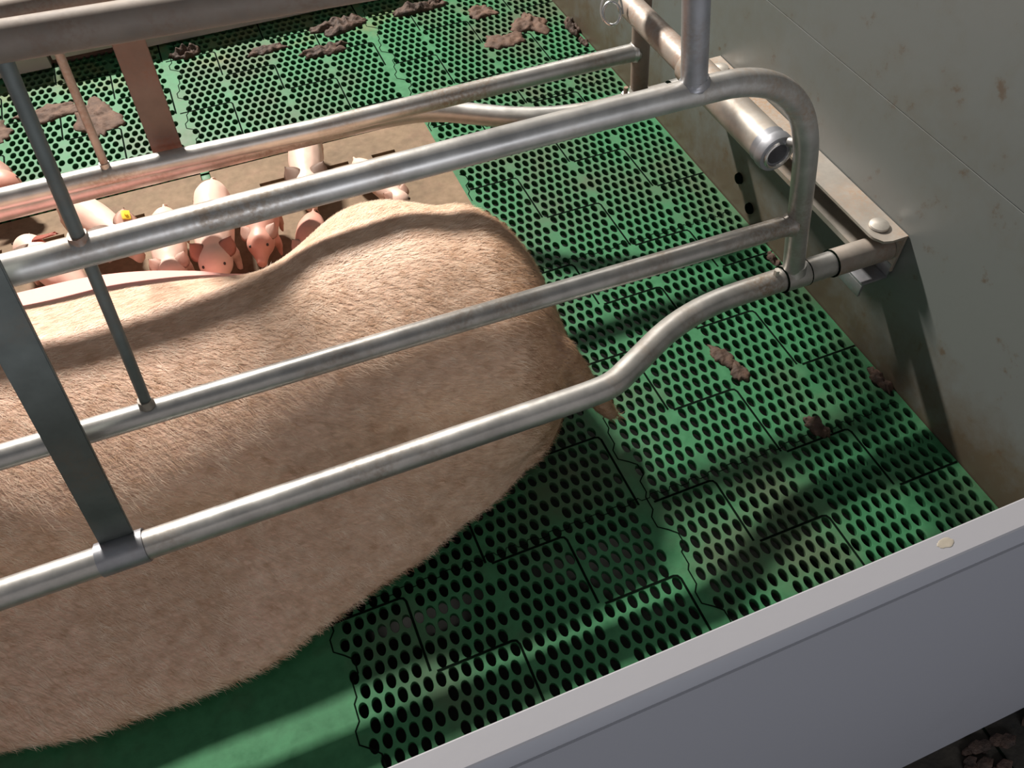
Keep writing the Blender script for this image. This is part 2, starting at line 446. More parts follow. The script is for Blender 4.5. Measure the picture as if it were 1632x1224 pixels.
# ------------------------------------------------------------------ walls
bm = bmesh.new()
add_box(bm, (WALLX, -0.35, -0.05), (WALLX + 0.035, 2.3, 0.3124), 0.0004)
add_box(bm, (WALLX, -0.35, 0.3132), (WALLX + 0.035, 2.3, 0.66), 0.0004)
add_box(bm, (WALLX + 0.002, -0.35, 0.30), (WALLX + 0.033, 2.3, 0.32))
add_box(bm, (WALLX, -0.35, 0.6614), (WALLX + 0.035, 2.3, 1.0), 0.0004)
tag(obj('wall_right', bm, WALLM, None, False), 'grey stained plastic plank wall behind the sow', 'wall', kind='structure')
# front partition: thin plastic panel with a cap profile and a groove, leaning slightly
bm = bmesh.new()
def prism_x(bm, prof, x0, x1):
    A = [bm.verts.new((x0, y, z)) for y, z in prof]; B = [bm.verts.new((x1, y, z)) for y, z in prof]
    n = len(prof)
    for k in range(n): bm.faces.new((A[k], A[(k + 1) % n], B[(k + 1) % n], B[k]))
    bm.faces.new(A); bm.faces.new(B)
prof = [(0.1185, 0.4495), (0.1178, 0.4500), (0.1050, 0.4500), (0.1040, 0.4495), (0.1000, 0.4440), (0.0990, 0.4420), (0.1030, 0.4412), (0.1030, 0.4398), (0.0985, 0.4385),
        (0.0610, 0.0), (0.0760, 0.0), (0.1185, 0.440)]
prism_x(bm, prof, -0.9, 1.2)
tag(obj('wall_front', bm, PARTM, None, True, 14), 'light grey plastic partition panel in the foreground', 'wall', kind='structure')
bm = bmesh.new(); add_box(bm, (-1.2, -0.9, -0.02), (1.6, 0.074, -0.0005))
tag(obj('floor', bm, AISLE, None, False), 'dark dirty aisle concrete outside the pen', 'floor', kind='structure')
bm = bmesh.new()
for i in range(60):
    x = rng.uniform(0.3, 0.8); y = rng.uniform(0.015, 0.05); r = rng.uniform(0.003, 0.012)
    mtx = Matrix.Translation((x, y, r * .15)) @ Matrix.Diagonal((r, r * .6, r * .45, 1))
    bmesh.ops.create_icosphere(bm, subdivisions=1, radius=1, matrix=mtx)
tag(obj('dirt_crumbs', bm, DUNG), 'brown dirt crumbs along the foot of the front partition', 'dirt', kind='stuff')
# far board
bm = bmesh.new()
add_box(bm, (-0.125, 1.668, 0.004), (1.2, 1.690, 0.084), 0.002)
add_box(bm, (-0.26, 1.655, 0.024), (-0.13, 1.690, 0.084), 0.002)
add_box(bm, (-1.3, 1.668, 0.004), (-0.268, 1.690, 0.084), 0.002)
tag(obj('wall_back', bm, FARM, None, True), 'pale grey low board along the far side of the pen', 'wall', kind='structure')
bm = bmesh.new(); add_box(bm, (-1.3, 1.692, -0.01), (1.2, 2.9, 0.03))
tag(obj('floor', bm, BROWNM, None, False), 'dark soiled ground beyond the far board', 'floor', kind='structure')

# ------------------------------------------------------------------ crate sides
def weld(name, c, r, m, parent, ax=(0, 0, 1), h=0.006):
    ax = Vector(ax).normalized(); c = Vector(c); bm = bmesh.new()
    pth = [c - ax * h, c - ax * h * .4, c + ax * h * .2, c + ax * h]
    add_tube(bm, pth, [r * 1.20, r * 1.16, r * 1.06, r * 1.01], n=18, cap=True)
    for v in bm.verts: v.co += Vector(rng.normal(0, r * 0.03, 3))
    return obj(name, bm, m, parent)
near = thing('farrowing_crate_side', 'near galvanised crate side with bowed lower rail, in front of the sow', 'crate rail', (0.555, 0.535, 0))
NO = Vector((0.555, 0.535, 0))
def loc_(o):
    o.location = -o.parent.location; return o
def P(name, path, r, m, parent, **kw):
    return loc_(tube(name, path, r, m, parent, **kw))
def catmull(pts, k=8):
    pts = [Vector(p) for p in pts]; q = [pts[0] * 2 - pts[1]] + pts + [pts[-1] * 2 - pts[-2]]; out = []
    for i in range(1, len(q) - 2):
        for j in range(k):
            t = j / k; a, b, c, d = q[i - 1:i + 3]
            out.append(0.5 * ((2 * b) + (c - a) * t + (2 * a - 5 * b + 4 * c - d) * t * t + (3 * b - a - 3 * c + d) * t ** 3))
    out.append(pts[-1]); return out
YN = 0.535
# top rail with the end curve running down into the bottom sleeve
top = [(-0.85, YN, 0.453)] + catmull([(0.30, YN, 0.4515), (0.378, YN, 0.4505), (0.425, YN, 0.4475), (0.463, YN, 0.433), (0.494, YN, 0.404), (0.514, YN, 0.364), (0.5265, YN, 0.312), (0.5405, YN, 0.240), (0.5525, YN, 0.180)], 7)
P('top_rail', top, 0.0122, GALV, near)
P('upper_rail', [(-0.85, YN, 0.640), (0.385, YN, 0.587)], 0.0116, GALVM, near)
P('middle_rail', [(-0.85, YN, 0.272), (-0.3, YN, 0.268), (0.1, YN, 0.2615), (0.532, YN, 0.252)], 0.0112, GALV, near)
bot = round_path([(-0.85, 0.471, 0.165), (0.268, 0.470, 0.165), (0.295, 0.4725, 0.165), (0.415, 0.5345, 0.165), (0.548, YN, 0.165)], [0, .04, .05, .07, 0], 10)
P('bottom_rail', bot, 0.0140, GALV, near)
P('sleeve', [(0.541, YN, 0.165), (0.572, YN, 0.165)], 0.0160, GALV, near, hollow=0.002)
P('end_pipe', [(0.572, YN, 0.165), (0.612, YN, 0.165)], 0.0150, GALV, near)
P('end_sleeve', [(0.609, YN, 0.165), (0.686, YN - .001, 0.165)], 0.0168, GALVR, near, hollow=0.002)
for xg, rg in ((0.5405, 0.0157), (0.5725, 0.0157), (0.6085, 0.0164)):
    P('joint_gap', [(xg - .0006, YN, 0.165), (xg + .0006, YN, 0.165)], rg + .0006, DARK, near)
loc_(weld('weld', (0.5545, YN, 0.180), 0.012, GALV, near))
loc_(weld('weld', (0.524, YN, 0.2525), 0.0112, GALV, near, (-1, 0, 0)))
P('post', [(0.3760, YN, 0.452), (0.3560, YN, 0.588)], 0.0112, GALVD, near)
loc_(weld('weld', (0.3750, YN, 0.4625), 0.0112, GALVD, near, (-.15, 0, 1), .003))
P('spacer_rod', [(-0.1395, YN, 0.268), (-0.1215, YN, 0.452)], 0.0048, FLAT, near, n=12)
P('spacer_rod', [(-0.1215, YN, 0.452), (-0.1075, YN, 0.606)], 0.0050, FLAT, near, n=12)
loc_(weld('weld', (-0.1388, YN, 0.280), 0.006, GALVR, near, (0, 0, 1), .004))
loc_(weld('weld', (-0.1208, YN, 0.463), 0.0068, GALVR, near, (0, 0, 1), .004))
P('set_screw', [(0.529, YN - 0.001, 0.176), (0.529, YN - 0.001, 0.186)], 0.0036, BOLT, near, n=6)
# flat bar from the clamp on the lower rail up past the middle rail
def flatbar(name, a, b, wdir, width, thick, m, parent, cut=0.0):
    a, b = Vector(a), Vector(b); d = (b - a).normalized(); wd = Vector(wdir); wd = (wd - d * wd.dot(d)).normalized(); t = d.cross(wd).normalized()
    bm = bmesh.new(); vs = []
    for p in (a, b):
        for s1, s2 in ((-1, -1), (1, -1), (1, 1), (-1, 1)): vs.append(bm.verts.new(p + wd * width / 2 * s1 + t * thick / 2 * s2))
    for k in range(4): bm.faces.new((vs[k], vs[(k + 1) % 4], vs[4 + (k + 1) % 4], vs[4 + k]))
    bm.faces.new(vs[:4]); bm.faces.new(vs[4:])
    bmesh.ops.bevel(bm, geom=list(bm.edges), offset=0.0008, segments=2, affect='EDGES')
    return loc_(obj(name, bm, m, parent))
flatbar('flat_bar', (-0.2080, 0.4800, 0.172), (-0.1680, 0.5175, 0.612), (1, 0, 0), 0.0300, 0.005, FLAT, near)
P('clamp', [(-0.228, 0.471, 0.165), (-0.186, 0.471, 0.165)], 0.0162, GALVD, near, hollow=0.0016)

far = thing('farrowing_crate_side', 'far galvanised crate side with bowed lower rail, behind the sow and piglets', 'crate rail', (0.555, 0.921, 0))
YF = 0.921
topf = round_path([(-0.85, YF, 0.453), (0.535, YF, 0.450), (0.555, YF, 0.178)], [0, .11, 0], 14)
P('top_rail', topf, 0.0124, GALVM, far)
P('upper_rail', [(-0.85, YF, 0.640), (0.385, YF, 0.587)], 0.0124, GALVM, far)
P('post', [(0.376, YF, 0.450), (0.356, YF, 0.588)], 0.0112, GALV, far)
P('middle_rail', [(-0.85, YF, 0.259), (-0.15, YF, 0.2525), (0.1, YF, 0.2445), (0.546, YF, 0.2425)], 0.0120, GALV, far)
botf = round_path([(-0.85, 1.036, 0.165), (0.20, 1.030, 0.165), (0.275, 1.020, 0.165), (0.425, 0.921, 0.165), (0.60, YF, 0.165)], [0, .05, .05, .09, 0], 10)
P('bottom_rail', botf, 0.0150, GALV, far)
P('end_sleeve', [(0.606, YF, 0.165), (0.686, YF, 0.165)], 0.0168, GALV, far, hollow=0.002)
P('joint_gap', [(0.6052, YF, 0.165), (0.6062, YF, 0.165)], 0.0166, DARK, far)
loc_(weld('weld', (0.555, YF, 0.180), 0.0130, GALV, far))
loc_(weld('weld', (0.5385, YF, 0.2425), 0.0118, GALV, far, (-1, 0, 0), .003))
P('spacer_rod', [(-0.1435, YF, 0.252), (-0.1255, YF, 0.606)], 0.0048, GALVR, far, n=12)
loc_(weld('weld', (-0.1430, YF, 0.264), 0.0055, GALV, far, (0, 0, 1), .004))
flatbar('flat_bar', (-0.0745, 0.950, 0.228), (-0.0620, 0.938, 0.612), (1, 0, 0), 0.0345, 0.005, FLATR, far)
P('locking_bolt', [(0.530, YF - .006, 0.170), (0.530, YF - .006, 0.196)], 0.0032, GALVR, far, n=8)
P('nut', [(0.530, YF - .006, 0.181), (0.530, YF - .006, 0.187)], 0.0062, CHROME, far, n=6)

# cross bar: tube with telescoping sleeve and clamp collar, joins both sides near the top
cb = thing('cross_bar', 'galvanised cross bar with thick sleeve and round collar joining the two crate sides', 'pipe', (0.5, 0.56, 0.34))
def CB(t): return Vector((0.5035, 0.5565 + t * 0.42, 0.3355))
def Pc(name, path, r, m, **kw): return loc_(tube(name, path, r, m, cb, **kw))
Pc('inner_pipe', [CB(0.18), CB(0.78)], 0.0150, GALVR)
Pc('outer_sleeve', [CB(0.035), CB(0.42)], 0.0192, ZINC)
bm = bmesh.new()
c0 = CB(0.0)
add_tube(bm, [c0, c0 + Vector((0, .004, 0)), c0 + Vector((0, .010, 0)), c0 + Vector((0, .0105, 0)), c0 + Vector((0, .019, 0))], [0.0195, 0.0208, 0.0208, 0.0192, 0.0200], n=32, hollow=0.0085, hollow_depth=0.06, ends=(0,))
col = obj('collar', bm, GALVD, cb); loc_(col)
bm = bmesh.new()
pth = [c0 + Vector((math.cos(a) * 0.0142, -0.0012, math.sin(a) * 0.0142)) for a in [math.radians(d) for d in range(100, 440, 10)]]
add_tube(bm, pth, 0.0018, n=8); loc_(obj('retaining_ring', bm, CHROME, cb))
bm = bmesh.new(); pth = [Vector((0.514, YN + 0.002, 0.358)), Vector((0.512, 0.553, 0.350))]
add_tube(bm, pth, [0.006, 0.005], n=10); loc_(obj('weld', bm, GALV, cb))

# wall bracket: channel with two bolts
br = thing('wall_bracket', 'long galvanised channel bracket bolted to the rear wall, holding both crate sides', 'bracket', (WALLX, 0.72, 0.17))
bm = bmesh.new()
t = 0.0035
ya, yb = 0.5145, 0.932
# top flange with rounded free corners, web, lower flange
def plate_z(bm, outline, z0, z1):
    A = [bm.verts.new((x, y, z0)) for x, y in outline]; B = [bm.verts.new((x, y, z1)) for x, y in outline]; n = len(outline)
    for k in range(n): bm.faces.new((A[k], A[(k + 1) % n], B[(k + 1) % n], B[k]))
    bm.faces.new(A); bm.faces.new(B)
plate_z(bm, [(WALLX - .001, ya), (0.668, ya), (0.658, ya + 0.003), (0.6515, ya + 0.013), (0.6505, ya + 0.02), (0.6505, yb - 0.006), (0.656, yb), (WALLX - .001, yb)], 0.1925, 0.1960)
add_box(bm, (WALLX - t - .001, ya, 0.140), (WALLX - .001, yb, 0.1925))
add_box(bm, (0.6585, ya + 0.016, 0.150), (WALLX - t - .001, yb, 0.1530))
add_box(bm, (0.6575, ya + 0.028, 0.1505), (0.6600, yb, 0.1575))
loc_(obj('channel', bm, ZINC, br, True, 30))
bm = bmesh.new()
add_box(bm, (0.652, ya + .002, 0.1270), (WALLX - .002, ya + 0.040, 0.1305), .0008); add_box(bm, (0.652, ya + 0.002, 0.1085), (0.6555, ya + 0.040, 0.1270), .0008); add_box(bm, (WALLX - .005, ya + .002, 0.1305), (WALLX - .002, ya + 0.040, 0.1500), .0008)
loc_(obj('lower_lug', bm, GALVD, br, True, 30))
for by, bx in ((0.5415, 0.6690), (0.902, 0.6720)):
    bm = bmesh.new()
    add_tube(bm, [(bx, by, 0.1960), (bx, by, 0.1972), (bx, by, 0.1995), (bx, by, 0.2010), (bx, by, 0.2016)], [0.0108, 0.0118, 0.0112, 0.007, 0.001], n=24)
    bb = loc_(obj('bolt_head', bm, BOLT, br))
bm = bmesh.new(); add_tube(bm, [(0.655, 0.886, 0.1962), (0.655, 0.886, 0.2005)], [0.008, 0.006], n=12); loc_(obj('washer', bm, GALVR, br))

# ring pin hanging at the far end of the cross bar
pin = thing('ring_pin', 'small bright split ring on a wire clip hanging by the cross bar', 'ring', (0.48, 0.875, 0.33))
cR = Vector((0.4735, 0.868, 0.337)); U = RT.copy(); W = -DN.copy()
axu = Vector((0.86, -0.40, 0.30)).normalized(); axv = Vector((0.15, 0.55, 0.82)); axv = (axv - axu * axv.dot(axu)).normalized()
bm = bmesh.new(); pth = [cR + axu * math.cos(a) * 0.0105 + axv * math.sin(a) * 0.0130 + axu.cross(axv) * (a * 0.0004) for a in [math.radians(d) for d in range(0, 721, 12)]]
add_tube(bm, pth, 0.0016, n=8); loc_(obj('ring', bm, CHROME, pin))
bm = bmesh.new(); pth = [cR - axu * 0.0115 - axv * .006, cR - axu * 0.0135 + axv * 0.005, cR - axu * 0.009 + axv * 0.017, cR + axv * 0.026, cR + axu * 0.010 + axv * 0.024, cR + axu * 0.0135 + axv * 0.010, cR + axu * .0125 - axv * .004]
add_tube(bm, round_path(pth, 0.006, 4), 0.0013, n=8); loc_(obj('wire_clip', bm, GALV, pin))

# screws on the rear wall
scr = []
for (yy, zz, lab) in ((0.829, 0.052, 'dark screw in the rear wall, the far one below the bracket'), (0.790, 0.0245, 'dark wet screw in the rear wall, low beside the floor edge')):
    bm = bmesh.new(); add_tube(bm, [(WALLX, yy, zz), (WALLX - 0.004, yy, zz), (WALLX - 0.006, yy, zz)], [0.009, 0.008, 0.003], n=16)
    tag(obj('wall_screw', bm, DARK), lab, 'screw', 'screws in the rear wall')

# ------------------------------------------------------------------ dung
from mathutils import noise as mnoise
def blob(name, cx, cy, rx, ry, ang, h, m, label, seed, z=0.0, wob=0.5, group=None, lump=0.35, cz=0.0):
    bm = bmesh.new(); n = 44; rings = 12
    ca, sa = math.cos(ang), math.sin(ang)
    ctr = bm.verts.new((0, 0, h)); prev = None
    for j in range(1, rings + 1):
        f = j / rings; ring = []
        for k in range(n):
            a = 2 * math.pi * k / n
            rr = 1 + wob * mnoise.noise(Vector((math.cos(a) * 1.3 + seed * 3.1, math.sin(a) * 1.3, seed))) + wob * .5 * mnoise.noise(Vector((math.cos(a) * 4 + seed, math.sin(a) * 4, seed)))
            x = math.cos(a) * rx * rr * f; y = math.sin(a) * ry * rr * f
            X_ = x * ca - y * sa; Y_ = x * sa + y * ca
            hz = h * max(0, 1 - f ** 4) ** .8 * (1 + lump * 2 * mnoise.noise(Vector((X_ * 90, Y_ * 90, seed)))) + (0.35 * h * lump * mnoise.noise(Vector((X_ * 260, Y_ * 260, seed * 2))) if f < .95 else 0)
            if j == rings: hz = -0.001
            ring.append(bm.verts.new((X_, Y_, hz)))
        for k in range(n):
            if prev is None: bm.faces.new((ctr, ring[k], ring[(k + 1) % n]))
            else: bm.faces.new((prev[k], prev[(k + 1) % n], ring[(k + 1) % n], ring[k]))
        prev = ring
    bm.faces.new(prev[::-1])
    o = obj(name, bm, m, None, True, None); o.location = (cx, cy, z)
    return tag(o, label, 'dung', group or 'dung on the slatted floor')
blob('dung_patch', 0.5165, 0.568, 0.0125, 0.021, 0.35, 0.005, DUNGN, 'flat brown dung smear on the slats beside the near lower rail bend, upper lobe', 1, wob=.55)
blob('dung_patch', 0.5235, 0.539, 0.0125, 0.017, -0.2, 0.005, DUNGN, 'brown dung lobe on the green slats right below the upper lobe of the same smear', 7, wob=.4)
blob('dung_shade_lump', 0.562, 0.424, 0.0085, 0.0185, 0.3, 0.011, DUNG, 'small dark crumbly dung lump alone on the slats near the rear wall', 3, wob=.6, lump=.6)
blob('dung_patch', 0.612, 1.452, 0.038, 0.045, 0.4, 0.008, DUNGL, 'broad dung patch on the far slats, nearest the rear wall', 4, wob=.6, lump=.5)
blob('dung_patch', 0.545, 1.418, 0.040, 0.026, -.2, 0.005, DUNGL, 'thin brown dung smear on the far slats just left of the broad patch', 5, wob=.6, lump=.5)
blob('dung_patch', 0.540, 1.535, 0.030, 0.024, 0.1, 0.006, DUNGL, 'small dung smear behind the broad patch, near the top edge of the slats', 15, wob=.7, lump=.5)
blob('dung_shade_lump', 0.437, 1.602, 0.050, 0.018, 0.0, 0.010, DUNG, 'dark dung lump standing in for a shadow line against the far board, beside the end of the grey board', 6, wob=.6, lump=.6)  # this lump and the next stand in for a dark shadow line
blob('dung_shade_lump', 0.270, 1.600, 0.060, 0.022, 0.05, 0.010, DUNG, 'long dark dung lump in place of a shadow line along the foot of the far board', 8, wob=.6, lump=.7)
blob('dung_shade_lump', 0.215, 1.525, 0.050, 0.016, 0.1, 0.007, DUNG, 'brown dung strip on the far slats in front of the long lump', 9, wob=.7, lump=.6)
blob('dung_patch', 0.120, 1.572, 0.040, 0.014, 0.05, 0.006, DUNG, 'low brown dung strip on the slats just right of the far flat bar', 10, wob=.7, lump=.6)
blob('dung_shade_lump', -0.03, 1.618, 0.030, 0.014, 0.1, 0.012, DUNG, 'dung clods beside the far flat bar at the foot of the board', 11, wob=.6, lump=.7)
blob('dung_patch', -0.275, 1.520, 0.055, 0.026, 0.0, 0.006, DUNGL, 'brown dung patch on the far left slats, left of the thin far rod', 12, wob=.6, lump=.5)
blob('dung_patch', -0.205, 1.475, 0.044, 0.060, 0.2, 0.006, DUNGL, 'large brown dung patch on the left slats behind the thin far rod', 13, wob=.6, lump=.5)
blob('dung_patch', -0.385, 1.500, 0.040, 0.040, 0.0, 0.006, DUNGL, 'brown dung patch at the far left edge of the slats', 14, wob=.6, lump=.5)
for i, (yy, rx, ry, h) in enumerate(((1.405, .010, .030, .012), (1.350, .008, .014, .006), (1.155, .011, .012, .008), (0.700, .007, .016, .006), (0.455, .008, .022, .008))):
    lab = ['dark dung clods along the rear wall beside the broad far patch', 'tiny dung crumb at the rear wall just below the far clods', 'grey brown dung crumb at the rear wall under the far middle rail',
           'small dark dung crumb at the rear wall near the end of the near middle rail', 'dark dung crumb at the foot of the rear wall under the bracket shadow'][i]
    blob('dung_crumb', WALLX - 0.010, yy, rx, ry, 0, h, DUNG, lab, 20 + i, wob=.5, lump=.7, group='dung along the rear wall')
blob('stain', 0.2885, 0.1125, 0.0055, 0.0030, 0, 0.00025, TAN, 'tan water stain on top of the grey front partition', 30, z=0.4500, wob=.2, group='stain on the partition')

# ------------------------------------------------------------------ animals
def sph(bm, c, r, rot=None, sub=3):
    r = (r, r, r) if isinstance(r, (int, float)) else r
    m_ = Matrix.Translation(c) @ (Euler(rot).to_matrix().to_4x4() if rot else Matrix()) @ Matrix.Diagonal((*r, 1))
    bmesh.ops.create_icosphere(bm, subdivisions=sub, radius=1, matrix=m_)
def remeshed(name, bm, voxel, smooth_it, m, parent=None, disp=None):
    me = bpy.data.meshes.new(name + '_raw'); bm.to_mesh(me); bm.free()
    o = bpy.data.objects.new('raw', me); C.objects.link(o)
    r = o.modifiers.new('r', 'REMESH'); r.mode = 'VOXEL'; r.voxel_size = voxel; r.use_smooth_shade = True
    s = o.modifiers.new('s', 'SMOOTH'); s.factor = 0.6; s.iterations = smooth_it
    dg = bpy.context.evaluated_depsgraph_get(); dg.update()
    me2 = bpy.data.meshes.new_from_object(o.evaluated_get(dg)); me2.name = name
    bpy.data.objects.remove(o); bpy.data.meshes.remove(me)
    me2.materials.clear()
    return link(name, me2, m, parent, True)

kx = np.array([-.5, -.4, -.3, -.2, -.12, -.05, .0, .05, .10, .15, .2])
kH = np.array([.365, .315, .2400, .2335, .2350, .2380, .2440, .2550, .2565, .2578, .2472])  # first heights are out of view, raised so the body shades the near floor
kN = np.array([0.4051, 0.3962, 0.3739, 0.372, 0.3756, 0.3976, 0.4131, 0.4247, 0.4433, 0.4577, 0.4844])
kF = np.array([0.9251, 0.925, 0.9232, 0.9163, 0.8878, 0.842, 0.8188, 0.8589, 0.8917, 0.8785, 0.8205])
YE, XE, ZE, PW = 0.6083, 0.2934, 0.1147, 1.9494
YC, ZC0, NTH = .60, .10, 120
TH = np.linspace(-np.pi, np.pi, NTH, endpoint=False)
def rads(H, yN, yF, PF):
    P_ = []
    for t in np.linspace(0, 1, 15):
        a = t * np.pi / 2; P_.append((.70 + (yF - .70) * np.cos(a) ** (2 / PF), .125 + (H - .125) * np.sin(a) ** (2 / PF)))
    P_ += [(.645, .965 * H), (.60, min(.895 * H, .236)), (.552, min(.79 * H, .208)), (.510, .152), (.486, .120), ((.486 + yN) / 2, .068), (yN + .010, .037), (yN + .005, .024), (yN + .022, .006)]
    P_ += [(YC, .004), (yF - .06, .004), (yF - .03, .04), (yF - .006, .088)]
    P_ = np.array(P_); m_ = len(P_); out = []
    for i in range(m_):
        a, b, c, d = P_[i - 1], P_[i], P_[(i + 1) % m_], P_[(i + 2) % m_]
        for j in range(3):
            t = j / 3; out.append(.5 * ((2 * b) + (c - a) * t + (2 * a - 5 * b + 4 * c - d) * t * t + (3 * b - a - 3 * c + d) * t ** 3))
    Q = np.array(out) - np.array([YC, ZC0]); th = np.arctan2(Q[:, 1], Q[:, 0]); r = np.hypot(Q[:, 0], Q[:, 1]); o_ = np.argsort(th)
    return np.interp(TH, np.concatenate([th[o_] - 2 * np.pi, th[o_], th[o_] + 2 * np.pi]), np.tile(r[o_], 3))
fine = np.linspace(-.5, .2, 71)
def smooth1(v):
    f = np.interp(fine, kx, v)
    for _ in range(6): f[1:-1] = (f[:-2] + 2 * f[1:-1] + f[2:]) / 4
    return f
sH, sN, sF = smooth1(kH), smooth1(kN), smooth1(kF)
bm = bmesh.new(); prev = None; nn = NTH
xs = list(np.linspace(-0.70, 0.2, 80)) + [0.2 + (XE - .2) * (1 - (1 - k / 26) ** 2.2) for k in range(1, 27)]
for x in xs:
    H, yN, yF = np.interp(x, fine, sH), np.interp(x, fine, sN), np.interp(x, fine, sF)
    s_ = min(max((x - .2) / (XE - .2), 0), .9999); mm = (1 - s_ ** PW) ** (1 / PW)
    rr = rads(H, yN, yF, .97 + .44 * min(max((x + .05) / .2, 0), 1)) * mm; cy = YC + (YE - YC) * s_; cz = ZC0 + (ZE - ZC0) * s_
    ring = [bm.verts.new((x, cy + rr[k] * math.cos(TH[k]), max(0.012, cz + rr[k] * math.sin(TH[k])))) for k in range(nn)]
    if prev is None: bm.faces.new(ring[::-1])
    else:
        for k in range(nn): bm.faces.new((prev[k], prev[(k + 1) % nn], ring[(k + 1) % nn], ring[k]))
    prev = ring
bm.faces.new(prev)
# udder bulges along the far side, tail, vulva and the folded hind leg
for i, x in enumerate((-0.44, -0.355, -0.27, -0.185, -0.105, -0.035)):
    yf_ = float(np.interp(x, fine, sF)); sph(bm, (x, yf_ - .030, 0.070), (0.046, 0.040, 0.050))
    sph(bm, (x, yf_ + .008, 0.058), (0.009, 0.013, 0.008))
add_tube(bm, [(0.235, 0.560, 0.150), (0.265, 0.550, 0.142), (0.281, 0.541, 0.120), (0.298, 0.532, 0.082), (0.316, 0.523, 0.052), (0.329, 0.515, 0.030)], [0.032, 0.023, 0.0180, 0.0155, 0.0135, 0.0095], n=14)
sow = remeshed('sow', bm, 0.0055, 14, SOW)
tag(sow, 'big pale pink sow lying in the crate, hindquarters and tail towards the rear wall', 'sow')
# soft muscle relief: hip, thigh hollow, flank folds
def relief(co):
    x, y, z = co
    d = 0.0
    def gb(cx, cy, sx, sy, amp, rot=0):
        u = (x - cx) * math.cos(rot) + (y - cy) * math.sin(rot); v_ = -(x - cx) * math.sin(rot) + (y - cy) * math.cos(rot)
        return amp * math.exp(-(u / sx) ** 2 - (v_ / sy) ** 2)
    d += gb(0.05, 0.49, 0.09, 0.035, -0.006, -0.2) + gb(0.13, 0.60, .09, .07, .006) + gb(0.21, 0.50, .04, .05, -.003)
    d += gb(-0.02, 0.60, .035, .09, -.004) + gb(0.245, 0.565, .03, .03, .004)
    d += 0.0022 * mnoise.noise(Vector((x * 11, y * 11, z * 11)))
    return d
nrm_ = [v.normal.copy() for v in sow.data.vertices]
for v, nn_ in zip(sow.data.vertices, nrm_):
    v.co += nn_ * relief(v.co)
sow.data.update()

# short bristles: thin tapered blades lying along the skin
def bristles():
    me = sow.data
    me.calc_loop_triangles()
    nv = len(me.vertices); co = np.empty(nv * 3); me.vertices.foreach_get('co', co); co = co.reshape(-1, 3)
    no = np.empty(nv * 3); me.vertices.foreach_get('normal', no); no = no.reshape(-1, 3)
    nt_ = len(me.loop_triangles); tr = np.empty(nt_ * 3, dtype=np.int32); me.loop_triangles.foreach_get('vertices', tr); tr = tr.reshape(-1, 3)
    A, B, Cc = co[tr[:, 0]], co[tr[:, 1]], co[tr[:, 2]]
    area = np.linalg.norm(np.cross(B - A, Cc - A), axis=1) / 2
    cen = (A + B + Cc) / 3
    ok = (cen[:, 0] > -0.42) & (cen[:, 2] > 0.012)
    bare = (cen[:, 1] + 0.135 * cen[:, 0] > 0.790) & (cen[:, 0] < 0.02)
    wgt = area * ok * np.where(bare, 0.0, 1.0)
    n = 110000
    pick = rng.choice(nt_, n, p=wgt / wgt.sum())
    r1 = np.sqrt(rng.random(n)); r2 = rng.random(n)
    w0, w1, w2 = 1 - r1, r1 * (1 - r2), r1 * r2
    Pp = A[pick] * w0[:, None] + B[pick] * w1[:, None] + Cc[pick] * w2[:, None]
    Nn = no[tr[pick, 0]] * w0[:, None] + no[tr[pick, 1]] * w1[:, None] + no[tr[pick, 2]] * w2[:, None]
    Nn /= np.linalg.norm(Nn, axis=1)[:, None]
    # lie of the coat: rearwards and down the flank, swirling over the hip
    hip = np.exp(-(((Pp[:, 0] - 0.14) / 0.13) ** 2 + ((Pp[:, 1] - 0.60) / 0.14) ** 2))
    fx = 0.75 + 0.2 * hip; fy = (Pp[:, 1] - 0.60) * 3.2 - 0.25 + 0.35 * hip; fz = -0.55 * np.ones(n)
    Fv = np.stack([fx, fy, fz], 1) + rng.normal(0, 0.28, (n, 3))
    Fv -= Nn * (Fv * Nn).sum(1)[:, None]; Fv /= np.linalg.norm(Fv, axis=1)[:, None]
    ln = rng.uniform(0.007, 0.018, n) * np.where(Pp[:, 0] > 0.20, 1.15, 1.0)
    wd = rng.uniform(0.00016, 0.00030, n)
    S = np.cross(Nn, Fv); 
    base = Pp - Nn * 0.0003
    mid = Pp + Fv * (ln * .5)[:, None] + Nn * (ln * rng.uniform(.03, .08, n))[:, None]
    tip = Pp + Fv * ln[:, None] + Nn * (ln * rng.uniform(.02, .14, n))[:, None]
    Vv = np.stack([base - S * wd[:, None], base + S * wd[:, None], mid + S * (wd * .8)[:, None], mid - S * (wd * .8)[:, None], tip], 1).reshape(-1, 3)
    i0 = np.arange(n) * 5
    fq = np.stack([i0, i0 + 1, i0 + 2, i0 + 3], 1); ft = np.stack([i0 + 3, i0 + 2, i0 + 4], 1)
    hm = bpy.data.meshes.new('bristle_coat')
    hm.vertices.add(len(Vv)); hm.vertices.foreach_set('co', Vv.ravel().astype(np.float32))
    loops = np.concatenate([fq.ravel(), ft.ravel()]).astype(np.int32)
    hm.loops.add(len(loops)); hm.loops.foreach_set('vertex_index', loops)
    hm.polygons.add(2 * n)
    ls = np.concatenate([np.arange(n) * 4, 4 * n + np.arange(n) * 3]).astype(np.int32)
    hm.polygons.foreach_set('loop_start', ls)
    dirty = ((Pp[:, 0] + rng.normal(0, .015, n)) > 0.215).astype(np.int32)
    hm.materials.append(HAIR); hm.materials.append(HAIRD)
    hm.polygons.foreach_set('material_index', np.concatenate([dirty, dirty]))
    hm.update(calc_edges=True); hm.validate()
    o = bpy.data.objects.new('bristle_coat', hm); C.objects.link(o); o.parent = sow
    o['kind'] = 'stuff'; o['label'] = 'short pale bristles of the coat'
    hm.shade_smooth()
bristles()

